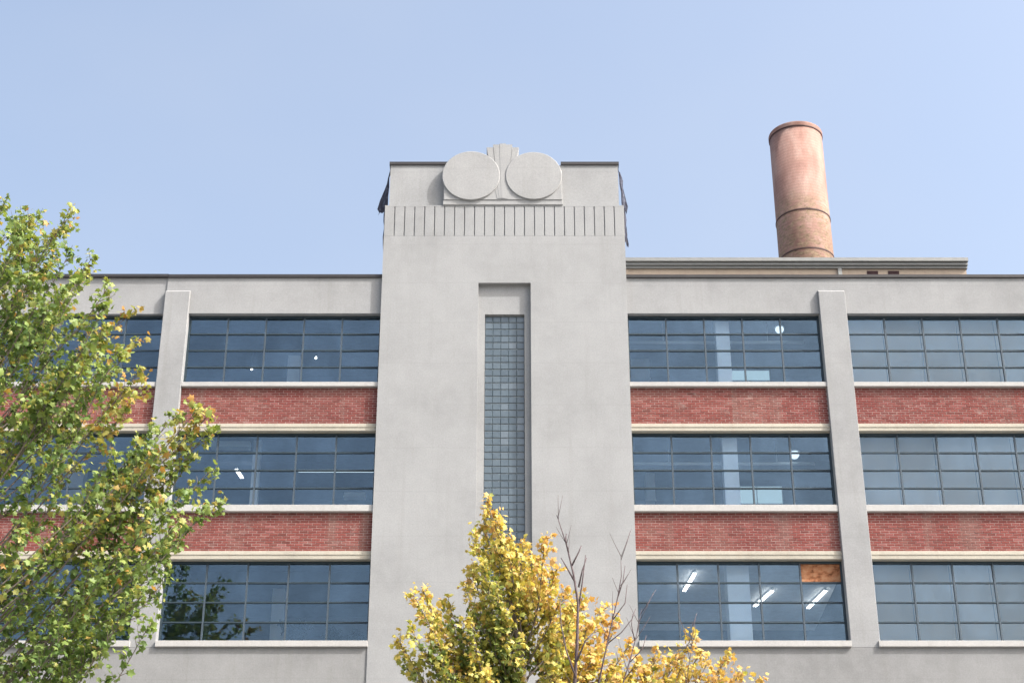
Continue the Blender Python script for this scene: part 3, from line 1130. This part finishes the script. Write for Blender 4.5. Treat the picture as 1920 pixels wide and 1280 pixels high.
# sprays that fill the crown's volume, thinner low down where light shows through
ey = [400, 470, 540, 600, 700, 770, 800, 950, 1000, 1080, 1170, 1230, 1290]
ex = [110, 140, 170, 225, 255, 270, 330, 370, 330, 290, 260, 170, 130]
y = 430
while y < 1320:
    x = -90
    while x < np.interp(y, ey, ex):
        if r.random() < (0.85 if y < 820 else 0.36):
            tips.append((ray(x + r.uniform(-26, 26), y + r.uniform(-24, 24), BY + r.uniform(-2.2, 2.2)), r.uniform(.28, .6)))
        x += 58
    y += 50
# the far side of the crown, left of the picture
prof = [(9.0, 2.6), (11.0, 3.9), (13.5, 4.9), (15.5, 4.6), (17.5, 3.2), (19.3, 2.1), (20.6, 0.9)]
for k in range(26):
    z = r.uniform(9.5, 20.4)
    R = np.interp(z, [a for a, _ in prof], [b for _, b in prof]) * math.sqrt(r.uniform(.15, .9))
    a = r.uniform(.5 * math.pi, 1.5 * math.pi)
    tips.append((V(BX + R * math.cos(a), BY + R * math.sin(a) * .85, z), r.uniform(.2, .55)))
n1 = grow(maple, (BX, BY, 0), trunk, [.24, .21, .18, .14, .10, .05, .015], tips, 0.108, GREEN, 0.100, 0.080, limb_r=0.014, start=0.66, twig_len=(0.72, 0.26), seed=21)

# yellow maple in front of the tower
CX, CY = 0.55, 33.0
yel = empty('maple_tree', (CX, CY, 0))
tag(yel, 'yellow autumn maple tree with bare dead twigs in front of the tower', 'tree')
trunk = [V(CX, CY, 0), V(CX + .05, CY, 3), V(CX - .05, CY, 6.5), V(CX - .15, CY, 9.5), V(CX - .35, CY, 12.0), V(CX - .75, CY, 14.2)]
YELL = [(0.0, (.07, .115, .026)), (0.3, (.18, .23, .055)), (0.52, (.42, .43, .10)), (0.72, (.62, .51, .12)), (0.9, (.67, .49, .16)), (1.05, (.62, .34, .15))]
tips = []
edge = [(915, 940, .72), (905, 985, .62), (890, 1005, .55), (935, 975, .68), (950, 1030, .6), (985, 1025, .68), (1022, 1012, .82), (1000, 1050, .62), (880, 1065, .62), (872, 1100, .66), (905, 1060, .5),
        (930, 1090, .34), (790, 1100, .68), (775, 1110, .66), (800, 1150, .5), (835, 1128, .52), (745, 1200, .55), (770, 1180, .45), (765, 1250, .2), (815, 1215, .15), (850, 1180, .15), (830, 1240, .12), (860, 1215, .18), (880, 1160, .5),
        (1045, 1065, .74), (1060, 1110, .72), (1090, 1125, .72), (1025, 1120, .62), (1080, 1170, .66), (1130, 1140, .76), (1150, 1165, .78), (1180, 1205, .74), (1120, 1220, .72), (960, 1130, .32), (990, 1180, .4), (930, 1200, .25),
        (1240, 1222, .72), (1215, 1255, .7), (1298, 1190, .72), (1310, 1225, .7), (1280, 1250, .7), (1365, 1225, .75), (1345, 1262, .72), (1425, 1268, .82), (1160, 1270, .72), (1030, 1240, .6), (880, 1240, .18), (910, 1265, .6),
        (1200, 1235, .7), (1260, 1235, .72), (1330, 1240, .74), (1385, 1262, .76), (1300, 1262, .7), (1105, 1165, .74), (1070, 1145, .7), (1010, 1085, .66), (970, 1075, .6)]
for px, py, ti in edge:
    tips.append((ray(px, py, CY + r.uniform(-1.2, 1.0)), ti))
for k in range(40):
    z = r.uniform(8.5, 13.2)
    R = np.interp(z, [8, 10, 12, 13.5], [3.9, 3.6, 2.4, 1.0]) * math.sqrt(r.uniform(.05, .8))
    a = r.uniform(0, 2 * math.pi)
    x = CX - .1 + R * math.cos(a)
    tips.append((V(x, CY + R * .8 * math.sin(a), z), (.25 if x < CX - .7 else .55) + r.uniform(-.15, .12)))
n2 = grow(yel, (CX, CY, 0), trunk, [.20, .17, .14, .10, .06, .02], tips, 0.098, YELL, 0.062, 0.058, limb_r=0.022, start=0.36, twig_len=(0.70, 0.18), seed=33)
print('leaves', n1, n2)

# bare dead leader and twigs of the yellow maple
def dead(path, r0, kids, seed):
    r = random.Random(seed)
    m = MB()
    pts = [ray(a, b, c) for a, b, c in path]
    for p, q in zip(pts[1:-1], pts[2:]):
        for _ in range(3):           # short side twigs
            c = p.lerp(q, r.random())
            d = ((q - p).normalized() + Vector((r.uniform(-.8, .8), r.uniform(-.5, .5), .2))).normalized() * r.uniform(.2, .6)
            m.tube([c, c + d * .5 + Vector((0, 0, .02)), c + d + Vector((0, 0, .06))], [.006, .005, .003], 4)
    m.tube(pts, [r0 * (1 - .82 * i / (len(pts) - 1)) for i in range(len(pts))], 7)
    for kp in kids:
        q = [ray(a, b, c) for a, b, c in kp]
        m.tube(q, [r0 * .4 * (1 - .7 * i / (len(q) - 1)) + .003 for i in range(len(q))], 5)
    m.build('dead_branch', M['dead'], yel, smooth=True)


yf = CY - 1.6
dead([(1062, 1420, yf + .9), (1076, 1300, yf + .2), (1082, 1210, yf), (1084, 1130, yf), (1075, 1075, yf), (1062, 1020, yf), (1044, 965, yf)], .040,
     [[(1083, 1150, yf), (1092, 1090, yf), (1098, 1040, yf - .1)], [(1085, 1100, yf), (1092, 1068, yf), (1100, 1045, yf)], [(1072, 1060, yf), (1085, 1035, yf), (1090, 1022, yf)],
      [(1066, 1035, yf), (1060, 1012, yf), (1062, 1000, yf)], [(1078, 1090, yf), (1062, 1062, yf), (1052, 1045, yf)], [(1081, 1240, yf), (1098, 1200, yf), (1118, 1180, yf)], [(1080, 1270, yf), (1062, 1220, yf), (1052, 1170, yf), (1050, 1120, yf)]], 1)
dead([(1090, 1420, yf + 1), (1120, 1290, yf), (1140, 1200, yf), (1158, 1120, yf), (1165, 1080, yf), (1164, 1040, yf)], .022,
     [[(1150, 1160, yf), (1172, 1130, yf), (1176, 1095, yf)], [(1158, 1120, yf), (1168, 1090, yf), (1172, 1060, yf)], [(1140, 1205, yf), (1165, 1185, yf), (1185, 1160, yf), (1192, 1140, yf)]], 2)
dead([(1130, 1420, yf + 1), (1165, 1290, yf), (1182, 1235, yf), (1196, 1180, yf), (1203, 1140, yf)], .018,
     [[(1182, 1240, yf), (1205, 1215, yf), (1212, 1190, yf)], [(1190, 1200, yf), (1184, 1170, yf), (1186, 1150, yf)]], 3)
dead([(1270, 1420, yf + .8), (1285, 1290, yf + .2), (1296, 1220, yf), (1298, 1165, yf)], .012, [[(1296, 1210, yf), (1304, 1190, yf), (1303, 1172, yf)]], 4)
